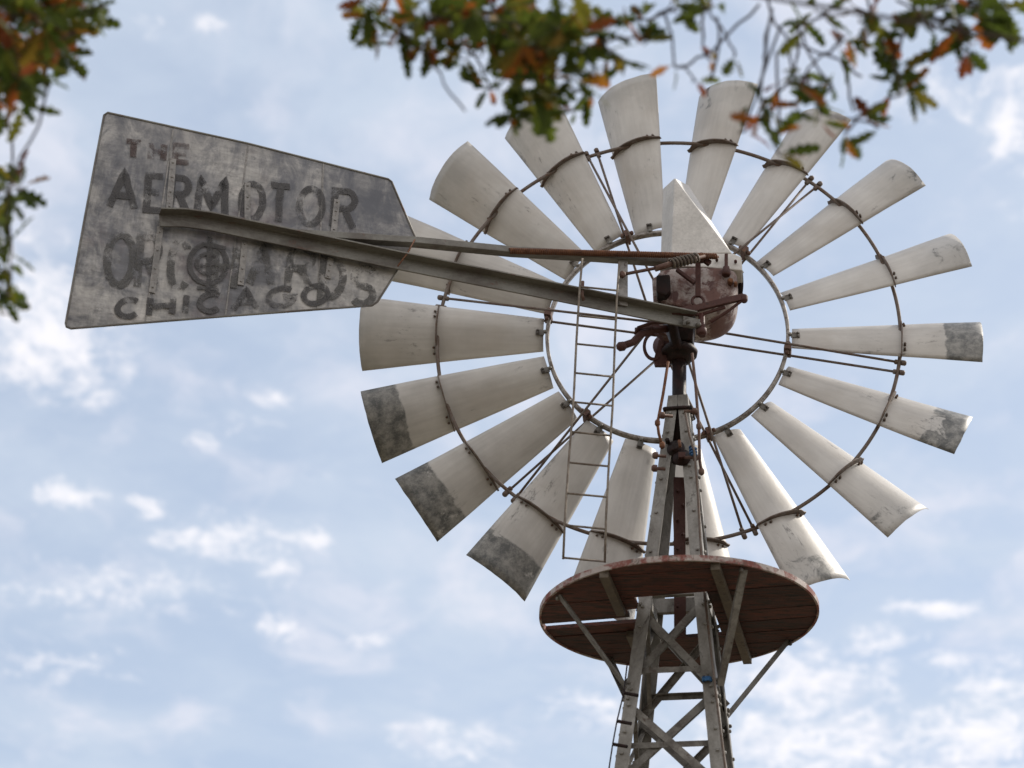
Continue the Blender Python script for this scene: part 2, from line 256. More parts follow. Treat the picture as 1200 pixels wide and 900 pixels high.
# ------------------------------------------------------------ mesh builders
class MB:
    def __init__(s): s.v = []; s.f = []; s.smooth = []
    def add(s, vs, fs, sm=False):
        o = len(s.v); s.v += [V(x) for x in vs]; s.f += [tuple(i+o for i in f) for f in fs]; s.smooth += [sm]*len(fs)
    def section(s, pts, prof, upv, sm=False, closed_prof=True):
        """sweep a closed profile [(a,b)] along pts; a = side axis, b = up axis"""
        pts = [V(p) for p in pts]; n = len(prof); vs = []
        for i, p in enumerate(pts):
            t = (pts[min(i+1, len(pts)-1)] - pts[max(i-1, 0)]).normalized()
            side = t.cross(upv).normalized(); u = side.cross(t).normalized()
            vs += [p + side*a + u*b for a, b in prof]
        fs = []
        for i in range(len(pts)-1):
            for j in range(n): fs.append((i*n+j, i*n+(j+1) % n, (i+1)*n+(j+1) % n, (i+1)*n+j))
        k = (len(pts)-1)*n
        s.add(vs, fs, sm)
        s.add([], []); o = len(s.v)-len(vs)
        s.f.append(tuple(o+j for j in range(n))[::-1]); s.smooth.append(False); s.f.append(tuple(o+k+j for j in range(n))); s.smooth.append(False)
    def tube(s, pts, r, seg=10, upv=None):
        pts = [V(p) for p in pts]; d = (pts[-1]-pts[0]).normalized() if (pts[-1]-pts[0]).length > 1e-6 else V((0, 0, 1))
        upv = upv or (V((0, 0, 1)) if abs(d.z) < .9 else V((0, 1, 0)))
        s.section(pts, [(r*cos(2*pi*k/seg), r*sin(2*pi*k/seg)) for k in range(seg)], upv, True)
    def beam(s, a, b, w, h, upv=V((0, 0, 1))):
        s.section([a, b], [(-w/2, -h/2), (w/2, -h/2), (w/2, h/2), (-w/2, h/2)], upv)
    def ell(s, pts, w, h, t, upv=V((0, 0, 1)), sx=1, sy=1):
        """L profile"""
        pr = [(0, 0), (w, 0), (w, t), (t, t), (t, h), (0, h)]
        s.section(pts, [(sx*a, sy*b) for a, b in pr], upv)
    def prism(s, poly, vec):
        poly = [V(p) for p in poly]; n = len(poly)
        s.add(poly+[p+vec for p in poly], [tuple(range(n))[::-1], tuple(range(n, 2*n))]+[(i, (i+1) % n, n+(i+1) % n, n+i) for i in range(n)])
    def ringprof(s, C, ax, e1, e2, prof, seg=96, sm=True):
        """lathe profile [(radius, axial)] closed"""
        n = len(prof); vs = []
        for i in range(seg):
            a = 2*pi*i/seg; er = e1*cos(a)+e2*sin(a)
            vs += [C + er*r + ax*z for r, z in prof]
        fs = [(i*n+j, i*n+(j+1) % n, ((i+1) % seg)*n+(j+1) % n, ((i+1) % seg)*n+j) for i in range(seg) for j in range(n)]
        s.add(vs, fs, sm)
    def lathe(s, C, ax, prof, seg=24):
        e1 = ax.orthogonal().normalized(); e2 = ax.cross(e1)
        n = len(prof); vs = []
        for i in range(seg):
            a = 2*pi*i/seg; er = e1*cos(a)+e2*sin(a); vs += [C+er*r+ax*z for r, z in prof]
        fs = [(i*n+j, i*n+j+1, ((i+1) % seg)*n+j+1, ((i+1) % seg)*n+j) for i in range(seg) for j in range(n-1)]
        s.add(vs, fs, True)
        o = len(s.v)-len(vs)
        s.f.append(tuple(o+i*n for i in range(seg))); s.smooth.append(False); s.f.append(tuple(o+i*n+n-1 for i in range(seg))[::-1]); s.smooth.append(False)
    def bolt(s, P, ax, r=.007, h=.01): s.lathe(V(P), V(ax).normalized(), [(r, -h*.3), (r, h*.7), (r*.6, h)], 6)
    def coil(s, A, B, R, r, turns, seg=6, per=10):
        A = V(A); B = V(B); d = (B-A); t = d.normalized(); e1 = t.orthogonal().normalized(); e2 = t.cross(e1); N_ = int(turns*per)
        cen = [A+d*(i/N_)+(e1*cos(2*pi*i/per)+e2*sin(2*pi*i/per))*R for i in range(N_+1)]
        vs = []
        for i, p in enumerate(cen):
            tt = (cen[min(i+1, N_)]-cen[max(0, i-1)]).normalized(); a = 2*pi*i/per; rr = e1*cos(a)+e2*sin(a); bb = tt.cross(rr).normalized(); rr = bb.cross(tt)
            vs += [p+rr*r*cos(2*pi*k/seg)+bb*r*sin(2*pi*k/seg) for k in range(seg)]
        s.add(vs, [(i*seg+j, i*seg+(j+1) % seg, (i+1)*seg+(j+1) % seg, (i+1)*seg+j) for i in range(N_) for j in range(seg)], True)
    def build(s, name, mat, parent=None, origin=None, bevel=0, frame=None):
        me = bpy.data.meshes.new(name); vs = s.v
        if frame: inv = frame.inverted(); vs = [inv @ p for p in vs]
        elif origin: vs = [p-origin for p in vs]
        me.from_pydata([tuple(p) for p in vs], [], s.f); me.polygons.foreach_set('use_smooth', s.smooth); me.update()
        import bmesh
        bm = bmesh.new(); bm.from_mesh(me); bmesh.ops.recalc_face_normals(bm, faces=bm.faces); bm.to_mesh(me); bm.free()
        me.materials.append(M[mat] if isinstance(mat, str) else mat)
        o = bpy.data.objects.new(name, me); COL.objects.link(o)
        if parent: o.parent = parent
        if bevel:
            bv = o.modifiers.new('bevel', 'BEVEL'); bv.width = bevel; bv.segments = 2; bv.limit_method = 'ANGLE'
        return o
def tag(o, label=None, cat=None, group=None, kind=None):
    for k, v_ in (('label', label), ('category', cat), ('group', group), ('kind', kind)):
        if v_: o[k] = v_
    return o
def empty(name, loc, parent=None):
    o = bpy.data.objects.new(name, None); COL.objects.link(o); o.location = loc; o.empty_display_size = .1
    if parent: o.parent = parent
    return o
def link_copy(o, parent, name=None):
    c = o.copy(); COL.objects.link(c); c.parent = parent; return c
# ------------------------------------------------------------ ground
g = MB(); NG = 60
for i in range(NG+1):
    for j in range(NG+1):
        x = ((i/NG)*2-1); y = ((j/NG)*2-1); x = 900*x*abs(x)**1.6; y = 900*y*abs(y)**1.6
        g.v.append(V((x, y, .05*noise.noise(V((x*.15, y*.15, 0))) if abs(x)+abs(y) < 200 else 0)))
for i in range(NG):
    for j in range(NG):
        a = i*(NG+1)+j; g.f.append((a, a+NG+1, a+NG+2, a+1)); g.smooth.append(True)
tag(g.build('ground', 'grass'), kind='structure')
# ------------------------------------------------------------ windmill
TX, TY = .624, 8.104
BASE = V((TX, TY, 0))
mill = empty('windmill', BASE)
tag(mill, 'old multi-blade metal water-pumping windmill with grey tail vane, weathered steel tower and round red platform', 'windmill')
def mb_part(mb, name, mat, parent, bevel=0): return mb.build(name, mat, parent, BASE, bevel)
# wheel frame
YAW = .1078; TILT = -.015
n_ = V((sin(YAW)*cos(TILT), cos(YAW)*cos(TILT), sin(TILT))); wr_ = V((cos(YAW), -sin(YAW), 0)); wu = wr_.cross(n_)
if wu.z < 0: wu = -wu
WC = V((.6038, 8.4838, 6.3463))
WF = Matrix(((wr_.x, wu.x, -n_.x, WC.x), (wr_.y, wu.y, -n_.y, WC.y), (wr_.z, wu.z, -n_.z, WC.z), (0, 0, 0, 1)))
hub = MB(); Z = V((0, 0, 1))
hub.lathe(V((0, 0, -.12)), Z, [(.02, 0), (.055, .01), (.06, .03), (.035, .05), (.03, .14), (.035, .19), (.06, .2), (.06, .225), (.03, .24), (.022, .36)], 28)
wheel = hub.build('wind_wheel', 'redlead', mill)
wheel.matrix_parent_inverse = Matrix.Identity(4)
L0 = Matrix.Translation(-BASE) @ WF
wheel.location, wheel.rotation_mode = L0.to_translation(), 'XYZ'; wheel.rotation_euler = L0.to_euler()
RI, RO = .4755, .913
mb = MB(); X = V((1, 0, 0)); Y = V((0, 1, 0)); O = V((0, 0, 0))
mb.ringprof(O, Z, X, Y, [(RI-.008, -.012), (RI-.002, -.014), (RI+.006, -.012), (RI+.006, -.006), (RI, -.004), (RI, .004), (RI+.006, .006), (RI+.006, .012), (RI-.002, .014), (RI-.008, .012)], 160)
mb.build('inner_rim', 'rim_steel', wheel)
mb = MB(); mb.ringprof(O, Z, X, Y, [(RO+.0075*cos(t), -.0+.0075*sin(t)) for t in [2*pi*k/10 for k in range(10)]], 180)
mb.build('outer_rim', 'rod', wheel)
# blade
A0 = -.0288
rr, rtip, wt, wroot, pt, pr, oft, ofr = .4904, 1.222, .1458, .0657, .5223, .4292, .0273, .0182
def bladep(v, s, lift=0):
    R = rr+(rtip-rr)*v; w = wroot+(wt-wroot)*v; p = pr+(pt-pr)*v; off = ofr+(oft-ofr)*v; sag = .018+(.05-.018)*v + lift
    q = 1-abs(s)**2.2
    return V((R + .006*v*q, s*w*cos(p)+sag*sin(p)*q, -(s*w*sin(p)+off)+sag*cos(p)*q)) if not lift else V((R, s*w*cos(p), -(s*w*sin(p)+off))) + V((0, sin(p), cos(p)))*((sag-lift)*q+lift)
def blade_mesh(warp):
    me = bpy.data.meshes.new('blade'); NU, NV = 16, 22; vs = []; uvs = []
    rnd = random.Random(warp)
    b1, b2 = rnd.uniform(-.009, .009), rnd.uniform(-.007, .007)
    c1_, c2_ = rnd.uniform(-1, 1), rnd.uniform(-1, 1); rb = lambda h: c1_ if h else c2_
    for j in range(NV+1):
        for i in range(NU+1):
            s = i/NU*2-1; v = j/NV; P = bladep(v, s)
            P += V((0, 0, b1*v*s + b2*v*v + .010*max(0, v-.75)*max(0, abs(s)-.5)*8*rb(i > NU/2) + .003*noise.noise(V((s*1.3, v*3, warp*7.1)))))
            if j == NV: P.x += .002*noise.noise(V((s*4, warp, 2)))
            vs.append(P); uvs.append(((s+1)/2, v))
    fs = [(j*(NU+1)+i, j*(NU+1)+i+1, (j+1)*(NU+1)+i+1, (j+1)*(NU+1)+i) for j in range(NV) for i in range(NU)]
    me.from_pydata([tuple(p) for p in vs], [], fs); uvl = me.uv_layers.new(name='UVMap')
    for l in me.loops: uvl.data[l.index].uv = uvs[l.vertex_index]
    me.polygons.foreach_set('use_smooth', [True]*len(fs)); me.materials.append(M['blade']); me.update(); return me
bmeshes = [blade_mesh(k) for k in range(6)]
bare = {0: (1.0, .80), 340: (.62, .80), 320: (.42, .83), 300: (.45, .84), 280: (.4, .82), 260: (.5, .82), 240: (.62, .80), 220: (.78, .80), 200: (1.0, .80), 180: (0, .9),
        20: (.26, .84), 40: (.24, .86), 60: (.28, .86), 80: (.36, .84), 100: (.14, .86), 120: (.2, .86), 140: (.06, .88), 160: (.1, .85)}
VR = (RO-rr)/(rtip-rr)
rib = MB()
def ribstrip(rib):
    n = 17; t = .0045; vs = []
    for i in range(n):
        s = (i/(n-1)*2-1)*1.05; q = max(0, 1-abs(s)); h = .016+.012*min(1, q*3)
        P = bladep(VR, max(-1, min(1, s))); P.y += (s-max(-1, min(1, s)))*.11; p_ = pr+(pt-pr)*VR; nn = V((0, sin(p_), cos(p_)))
        for dx, hh in ((-t/2, -.001), (t/2, -.001), (t/2, h), (-t/2, h)): vs.append(P+V((dx, 0, 0))+nn*hh)
    rib.add(vs, [(i*4+j, i*4+(j+1) % 4, i*4+4+(j+1) % 4, i*4+4+j) for i in range(n-1) for j in range(4)]+[(3, 2, 1, 0), tuple((n-1)*4+j for j in range(4))])
    for s in (-.8, -.62, .5, .72):
        P = bladep(VR, s); rib.bolt(P+V((.012, 0, .003)), (0, .4, .9), .005, .012)
ribstrip(rib)
clip = MB()
P = bladep(.03, -.1); clip.beam(P+V((-.026, 0, .004)), P+V((.008, 0, .006)), .022, .005, Z); clip.bolt(P+V((.0, .006, .009)), Z, .005, .009); clip.bolt(P+V((.0, -.006, .009)), Z, .005, .009); clip.bolt(P+V((-.03, 0, .008)), Z, .007, .012)
proto_rib = proto_clip = None
for k in range(18):
    deg = k*20; a = radians(deg)+A0
    b = bpy.data.objects.new('blade', bmeshes[k % 6]); COL.objects.link(b); b.parent = wheel; b.rotation_euler = (0, 0, a)
    sm = b.modifiers.new('thick', 'SOLIDIFY'); sm.thickness = .0018; sm.offset = 0
    b['bare'], b['edge'] = bare[deg]
    if proto_rib is None:
        ro = proto_rib = rib.build('blade_rib', 'rod', wheel); cl = proto_clip = clip.build('blade_clip', 'brace', wheel)
    else: ro = link_copy(proto_rib, wheel); cl = link_copy(proto_clip, wheel)
    ro.rotation_euler = (0, 0, a); cl.rotation_euler = (0, 0, a)
# spokes: near hub rod / far hub rod
arms = {50: .045, 110: -.035, 170: 0, 230: -.04, 290: .036, 350: 0}
for deg, tn in arms.items():
    a = radians(deg); er = V((cos(a), sin(a), 0)); et = V((-sin(a), cos(a), 0)); sgn = -1 if tn > 0 else 1
    if deg == 350: sgn = 1
    if deg == 170: sgn = -1
    for (zz, t1, t2) in ((.085, tn, .022*sgn), (-.02, -tn, -.022*sgn)):
        s_ = MB(); A = et*t1+V((0, 0, zz))+er*.03; B = er*(RO+.012)+et*t2; s_.tube([A, A.lerp(B, .45)+V((0, 0, .001)), B], .0052, 8)
        s_.bolt(B, er, .011, .016); s_.bolt(B-er*.02, -er, .010, .012)
        s_.build('spoke', 'rod', wheel)
    c_ = MB(); c0 = er*(RI+.004); c_.beam(c0+V((0, 0, -.03)), c0+V((0, 0, .045)), .02, .028, er); c_.bolt(c0+et*.016+V((0, 0, .03)), et, .009, .012); c_.bolt(c0-et*.016+V((0, 0, .03)), -et, .009, .012)
    c_.build('spoke_clamp', 'brown_rod', wheel)
# tail -----------------------------------------------------
TA = radians(17); td = V((-cos(TA), -sin(TA), 0)); tn_ = V((sin(TA), -cos(TA), 0)); PIV = at(812, 378, 7.95)
def vp(px, py, lift=0): return onplane(px, py, PIV+tn_*lift, tn_)
mb = MB()
outline = [(122,135),(126,132),(290,168),(455,210),(459,213),(473,246),(487,279),(474,304),(442,354),(436,358),(260,371),(83,385),(78,383),(77,379),(99,257)]
mb.prism([vp(*q, -.03) for q in outline], -tn_*.002)
vane = mb_part(mb, 'tail_vane', 'vane', mill)
mb = MB(); cl_ = [vp(*q, -.03) for q in outline]; cl_.append(cl_[0]); mb.tube(cl_, .0042, 8, upv=tn_)
mb.build('edge_wire', 'boom', vane, BASE)
# panel seams and riveted straps
for (a, b) in (((203,152),(170,378)), ((291,170),(264,371)), ((379,192),(372,362))):
    mb = MB(); mb.beam(vp(*a, -.0285), vp(*b, -.0285), .005, .003, tn_); mb.build('panel_seam', 'seam', vane, BASE)
for (a, b) in (((203,186),(198,247)), ((188,266),(178,343)), ((290,214),(290,262)), ((287,282),(282,334)), ((395,234),(391,272)), ((388,302),(384,326))):
    mb = MB(); A = vp(*a, -.026); B = vp(*b, -.026); mb.beam(A, B, .022, .004, tn_)
    for k in range(4): mb.bolt(A.lerp(B, .08+.28*k)+tn_*.002, tn_, .004, .004)
    mb.build('panel_strap', 'seam', vane, BASE)
# lettering
def arc(cx, cy, rx, ry, a0, a1, n=14): return [(cx+rx*cos(radians(a0+(a1-a0)*i/n)), cy+ry*sin(radians(a0+(a1-a0)*i/n))) for i in range(n+1)]
G = {'T': [[(0,1),(1,1)],[(.5,1),(.5,0)]], 'H': [[(0,0),(0,1)],[(1,0),(1,1)],[(0,.5),(1,.5)]], 'E': [[(1,1),(0,1),(0,0),(1,0)],[(0,.52),(.8,.52)]],
     'A': [[(0,0),(.5,1),(1,0)],[(.2,.35),(.8,.35)]], 'R': [[(0,0),(0,1),(.6,1)]+arc(.6,.76,.4,.24,90,-90)+[(0,.52)],[(.5,.52),(1,0)]],
     'M': [[(0,0),(.08,1),(.5,.25),(.92,1),(1,0)]], 'O': [arc(.5,.5,.5,.5,0,360,24)], 'C': [arc(.5,.5,.5,.5,45,315,20)],
     'D': [[(0,0),(0,1),(.4,1)]+arc(.4,.5,.6,.5,90,-90)+[(0,0)]], 'S': [arc(.5,.75,.48,.25,35,270,12)+arc(.5,.25,.48,.25,90,-145,12)],
     'I': [[(.5,0),(.5,1)]], 'G': [arc(.5,.5,.5,.5,45,360,20)+[(.55,.5)]]}
def ribbon(mb, pts, w):
    q_ = []
    for a, b in zip(pts, pts[1:]):
        n_s = max(1, int((b-a).length/.012)); q_ += [a.lerp(b, i/n_s) for i in range(n_s)]
    pts = q_+[pts[-1]]
    t_ = .001; n = len(pts)
    closed = (pts[0]-pts[-1]).length < 1e-5
    L_ = []; 
    for i in range(n):
        if closed: a = pts[(i-1) % (n-1)] if i not in (0, n-1) else pts[n-2]; c = pts[(i+1) % (n-1)] if i != n-1 else pts[1]
        else: a = pts[max(0, i-1)]; c = pts[min(n-1, i+1)]
        d1 = (pts[i]-a); d2 = (c-pts[i]); d1 = d1.normalized() if d1.length > 1e-7 else d2.normalized(); d2 = d2.normalized() if d2.length > 1e-7 else d1
        t = (d1+d2).normalized(); sd_ = t.cross(tn_).normalized(); k = 1/max(.6, t.dot(d2)); wa = w*(1+.22*noise.noise(pts[i]*31)); wb = w*(1+.22*noise.noise(pts[i]*29+V((5, 1, 2)))); L_.append((pts[i]+sd_*wa/2*k, pts[i]-sd_*wb/2*k))
    for i in range(n-1):
        a, b = L_[i]; c, d = L_[i+1]; mb.add([a, b, d, c, a+tn_*t_, b+tn_*t_, d+tn_*t_, c+tn_*t_], [(3,2,1,0),(4,5,6,7),(0,1,5,4),(2,3,7,6),(1,2,6,5),(3,0,4,7)])
lift_n = [0]
def letters(spec, mat, name, sw):
    """spec: (char, left-bottom px, right-bottom px, left-top px)"""
    for ch, lb, rb, lt in spec:
        mb = MB(); lift_n[0] += 1
        for si, st in enumerate(G[ch]):
            lf = -.0276+.00004*lift_n[0]+.0012*si
            P0 = vp(*lb, lf); ex = vp(*rb, lf)-P0; ey = vp(*lt, lf)-P0
            ribbon(mb, [P0+ex*a+ey*b for a, b in st], sw)
        mb.build(name, mat, vane, BASE)
def line(chars, x, widths, y0, y1, h0, h1, lean, xs):
    out = []
    for c, cx, w in zip(chars, xs, widths):
        f = (cx-xs[0])/(xs[-1]-xs[0]); yb = y0+(y1-y0)*f; h = h0+(h1-h0)*f; sl_ = (y1-y0)/(xs[-1]-xs[0])
        out.append((c, (cx-w/2, yb-sl_*w/2), (cx+w/2, yb+sl_*w/2), (cx-w/2+lean, yb-h-sl_*w/2)))
    return out
letters(line('THE', 0, (17, 15, 16), 184, 190, 18, 19, 1, (156, 184, 213)), 'letter_brown', 'letter', .022)
letters(line('AERMOTOR', 0, (30, 17, 20, 33, 25, 22, 27, 24), 243, 266, 40, 42, 3, (143, 180, 209, 247, 294, 326, 363, 402)), 'letter', 'letter', .026)
letters([(c, (x-w/2, b-.03*w/2), (x+w/2, b+.03*w/2), (x-w/2+4, b-h)) for c, x, w, b, h in (('O',139,31,334,60),('R',172,22,336,58),('C',209,22,339,56),('H',262,24,337,48),('A',305,26,333,44),('R',350,26,336,42),('D',388,24,348,44),('S',424,25,356,42))], 'letter_faint', 'ghost_letter', .028)
letters(line('CHICAGO', 0, (26, 27, 8, 26, 28, 30, 28), 371, 356, 20, 21, 2, (150, 188, 217, 246, 287, 329, 369)), 'letter', 'letter', .022)
mb = MB(); cE = (243, 309)
def emb(pts, lf, w, name='emblem'): ribbon(mb, [vp(cE[0]+x, cE[1]+y, lf) for x, y in pts], w)
emb([(22*cos(radians(t))+1, 23*sin(radians(t))) for t in range(0, 361, 15)], -.0255, .018)
emb([(12*cos(radians(t)), 12*sin(radians(t))) for t in range(40, 321, 14)], -.0253, .014)
emb([(3, -32), (1, 33)], -.0251, .018); emb([(-6, -23), (22, -18)], -.0243, .016); emb([(-8, 2), (10, 0)], -.0246, .012); emb([(-12, 28), (14, 30)], -.0241, .012)
mb.build('emblem', 'letter', vane, BASE)
# booms
ab = lambda px, py, l=0: vp(px, py, l)
mb = MB(); path = [ab(187, 258, -.004), ab(215, 258.5, -.002), ab(245, 262.5, 0), ab(300, 274, 0), ab(469, 309, 0), ab(640, 343, .0), ab(812, 378, 0)]
w = .05
mb.section(path, [(-.004, -.026), (.004, -.026), (.004, .020), (.045, .020), (.045, .026), (-.004, .026)], V((0, 0, 1)))
mb_part(mb, 'lower_boom', 'boom', mill, .001)
mb = MB(); path = [ab(292, 264.5, -.01), ab(345, 275, 0), ab(489, 284, .01), ab(600, 295, .01), ab(700, 301, .005), ab(782, 307, .0)]
mb.section(path, [(-.02, -.013), (.02, -.013), (.02, .013), (-.02, .013)], V((0, 0, 1)))
mb_part(mb, 'upper_boom', 'boom', mill, .002)
mb = MB(); mb.tube([ab(486, 281, .03), ab(478, 296, .04), ab(466, 312, .045)], .003, 6); mb_part(mb, 'tie_wire', 'rust', mill)
mb = MB(); mb.tube([ab(597, 293, .03), ab(842, 301, .05)], .0045, 8)
mb.coil(ab(597, 294, .03), ab(840, 300.5, .05), .0095, .0033, 110, 5, 8)
mb_part(mb, 'long_spring', 'rust', mill)
mb = MB(); mb.coil(ab(786, 309, .09), ab(818, 301.5, .09), .0165, .0048, 8, 6, 14); mb_part(mb, 'short_spring', 'joist', mill)
mb = MB(); mb.tube([ab(728, 322, .03), ab(780, 312, .08), ab(826, 300, .09)], .0065, 8); mb.tube([ab(768, 315, .08), ab(790, 308, .09)], .012, 8); mb.bolt(ab(729, 322, .045), tn_, .014, .01)
mb_part(mb, 'furl_rod', 'brown_rod', mill)
mb = MB(); mb.beam(ab(730, 303, .012), ab(730, 358, .012), .036, .006, tn_); mb.bolt(ab(729, 322, .02), tn_, .01, .02)
mb_part(mb, 'boom_strap', 'seam', mill)
mb = MB(); mb.tube([ab(683, 330, .03), ab(682, 345, .038), ab(684, 352, .035)], .006, 8); mb_part(mb, 'boom_hook', 'brown_rod', mill)
# hinge at the boom end
mb = MB(); mb.beam(ab(800, 376, .03), ab(824, 381, .03), .012, .038, V((0, 0, 1))); mb.bolt(ab(806, 378, .04), tn_, .008, .012); mb.bolt(ab(818, 381, .04), tn_, .010, .014)
mb_part(mb, 'boom_hinge', 'brace', mill, .002)
mb = MB(); mb.tube([at(822, 368, 7.93), at(823, 394, 7.93)], .012, 12); mb.lathe(at(822, 388, 7.93), V((0, 0, 1)), [(.014, -.016), (.02, -.01), (.02, .008), (.014, .014)], 14)
mb_part(mb, 'hinge_pin', 'redlead', mill)
# gear case and hood ----------------------------------------
GY = 8.0
def gp(px, py, dy=0): return at(px, py, GY+dy)
prof = [(771,312),(768,325),(768,338),(772,349),(783,357),(800,361),(824,361),(842,357),(855,349),(862,338),(864,322),(863,312)]
case = MB(); ring0 = [gp(*q) for q in prof]; cen = sum(ring0, V())/len(ring0); n = len(ring0)
lay = []
axn = n_
for d, sc, dz in ((-.006, .86, 0), (0, .97, 0), (.012, 1.0, 0), (.10, 1.03, 0), (.20, 1.03, -.002), (.26, 1.0, 0), (.29, .88, .01)):
    lay.append([cen + (p-cen)*sc + axn*d + V((0, 0, dz)) for p in ring0])
# refine around with subdivision of outline
vs = [p for l in lay for p in l]; fs = [(i*n+j, i*n+(j+1) % n, (i+1)*n+(j+1) % n, (i+1)*n+j) for i in range(len(lay)-1) for j in range(n)]
case.add(vs, fs+[tuple(range(n)), tuple((len(lay)-1)*n+j for j in range(n))[::-1]], True)
gc = mb_part(case, 'gear_case', 'case', mill)
ss = gc.modifiers.new('sub', 'SUBSURF'); ss.levels = 2; ss.render_levels = 2
mb = MB()
A = gp(790.5, 208); Bq = gp(786.5, 298); Cq = gp(858, 297)
A2 = A + V((-.010, 0, 0)); 
far = .17
FA = at(776.5, 221, GY+far); FB = at(773.5, 319, GY+far); FC = at(873, 321, GY+far); FD = at(807, 217, GY+far)
mb.add([A, Bq, Cq, FA, FB, FC, FD], [(0, 1, 2), (0, 3, 4, 1), (0, 2, 5, 6), (0, 6, 3), (3, 6, 5, 4), (1, 4, 5, 2)])
hood = mb_part(mb, 'hood', 'hood', mill, .006)
mb = MB(); mb.prism([gp(773, 297, .0), gp(860, 297, .0), gp(869, 301, .0), gp(870, 317, .0), gp(826, 313, .0), gp(773, 311, .0)], axn*.2)
mb.build('hood_skirt', 'hood', hood, BASE, .004)
mb = MB()
for q in ((774, 303), (840, 305), (862, 307)):
    m2 = MB(); m2.bolt(gp(*q, -.01), -axn, .006, .012); m2.build('bolt', 'redlead', hood, BASE)
mb.beam(gp(851, 298, -.02), gp(851, 320, -.02), .012, .012); mb.lathe(gp(851, 321, -.02), V((0, 0, 1)), [(.014, -.008), (.018, 0), (.012, .03)], 12)
mb.build('hood_latch', 'redlead', hood, BASE)
mb = MB(); mb.prism([gp(769, 322, -.04), gp(785, 321, -.04), gp(786, 340, -.04), gp(780, 346, -.04), (gp(769, 342, -.04))], axn*.06); mb_part(mb, 'oil_box', 'grease', mill, .006)
mb = MB(); mb.prism([gp(764, 326, .02), gp(771, 322, .02), gp(772, 360, .02), gp(766, 362, .02)], axn*.12); mb_part(mb, 'side_lug', 'case', mill, .006)
mb = MB(); mb.lathe(gp(867, 335, .14), X, [(.02, -.01), (.05, -.008), (.052, .008), (.02, .012)], 24); mb_part(mb, 'side_cover', 'grease', mill)
# vertical strap with eye and cross arm
mb = MB(); mb.beam(gp(818, 304, -.06), gp(818, 348, -.05), .02, .016, -axn); mb.beam(gp(793, 316, -.05), gp(814, 332, -.05), .016, .012); mb.ringprof(gp(818, 353, -.05), -axn, X, V((0, 0, 1)), [(.022+.006*cos(t), .006*sin(t)) for t in [k*pi/3 for k in range(6)]], 20)
mb.lathe(gp(822, 302, -.07), -axn, [(.014, -.02), (.016, 0), (.012, .02)], 14); mb.beam(gp(822, 302, -.06), gp(832, 309, -.06), .018, .02)
mb_part(mb, 'lever_bracket', 'redlead', mill, .001)
mb = MB(); mb.section([gp(784, 367, -.07), gp(818, 361, -.08), gp(850, 353, -.09), gp(872, 348, -.09)], [(-.008, -.013), (.008, -.013), (.008, .013), (-.008, .013)], V((0, 0, 1))); mb.tube([gp(870, 352, -.09), gp(850, 367, -.07), gp(833, 378, -.05)], .006, 8)
mb.tube([gp(784, 367, -.07), gp(820, 369, -.07), gp(850, 360, -.08)], .007, 8)
mb.lathe(gp(872, 350, -.09), V((0, 0, 1)), [(.009, -.016), (.014, -.008), (.014, .01), (.009, .016)], 12)
mb_part(mb, 'stop_bracket', 'redlead', mill, .002)
mb = MB(); mb.bolt(gp(856, 331, -.01), -axn, .012, .02); mb.bolt(gp(862, 334, -.01), -axn, .008, .02); mb_part(mb, 'case_plug', 'rust', mill)
# yoke, neck, turntable, mast
mb = MB(); TZ = at(797, 412, TY).z
T0 = V((TX, TY, TZ))
mb.lathe(T0, V((0, 0, 1)), [(.03, -.045), (.045, -.04), (.05, -.02), (.066, -.018), (.069, 0), (.062, .012), (.045, .02), (.036, .05), (.05, .08), (.055, .2), (.02, .21)], 28)
mb_part(mb, 'turntable', 'grease', mill)
mb = MB(); mb.tube([gp(786, 372, -.02), gp(791, 395, .02), gp(795, 408, .06)], .02, 12); mb.prism([gp(775, 362, 0), gp(815, 364, 0), gp(812, 398, .04), gp(788, 398, .04)], axn*.10)
mb_part(mb, 'yoke', 'grease', mill, .008)
mb = MB(); mb.tube([T0+V((0, 0, -.02)), V((TX, TY, 5.6))], .0265, 18); mb_part(mb, 'mast_pipe', 'grease', mill)
mb = MB(); mb.tube([gp(792, 384, .02), gp(765, 387, 0), gp(750, 392, -.02), gp(742, 401, -.03), gp(728, 406, -.04)], .014, 12); mb.tube([gp(765, 387, 0), gp(745, 390, 0)], .02, 10)
mb.lathe(gp(728, 406, -.04), V((-1, 0, -.2)).normalized(), [(.008, -.02), (.018, -.01), (.018, .008), (.008, .018)], 12)
mb.tube([gp(744, 392, -.02), gp(748, 384, -.03), gp(765, 378, -.04), gp(780, 378, -.03)], .007, 8)
mb_part(mb, 'furl_lever', 'redlead', mill)
mb = MB(); mb.section([at(757+9+11*cos(t), 406+15*sin(t), 8.1) for t in [radians(k) for k in range(60, 361, 15)]], [(-.006, -.005), (.006, -.005), (.006, .005), (-.006, .005)], V((0, 1, 0)))
mb.prism([at(772, 398, 8.1), at(784, 400, 8.1), at(786, 428, 8.1), at(768, 428, 8.1), at(766, 422, 8.1)], V((0, .02, 0))); mb_part(mb, 'furl_ring', 'redlead', mill, .002)
for pts, mt in (([(783,424,7.98),(777,462,7.98),(770.5,496,7.97),(772,508,7.97),(776,522,7.98)], 'rust'), ([(811,414,7.98),(815,450,7.98),(819,500,7.97),(820,540,7.98),(822,553,7.98)], 'brown_rod')):
    mb = MB(); mb.tube([at(*q) for q in pts], .0055, 8); mb.lathe(at(*pts[2]), V((0, 0, 1)), [(.006, -.012), (.01, -.006), (.01, .008), (.006, .014)], 8); mb.lathe(at(*pts[-1]), V((0, 0, 1)), [(.006, -.012), (.011, -.006), (.011, .008), (.006, .014)], 8)
    mb_part(mb, 'furl_linkage', mt, mill)
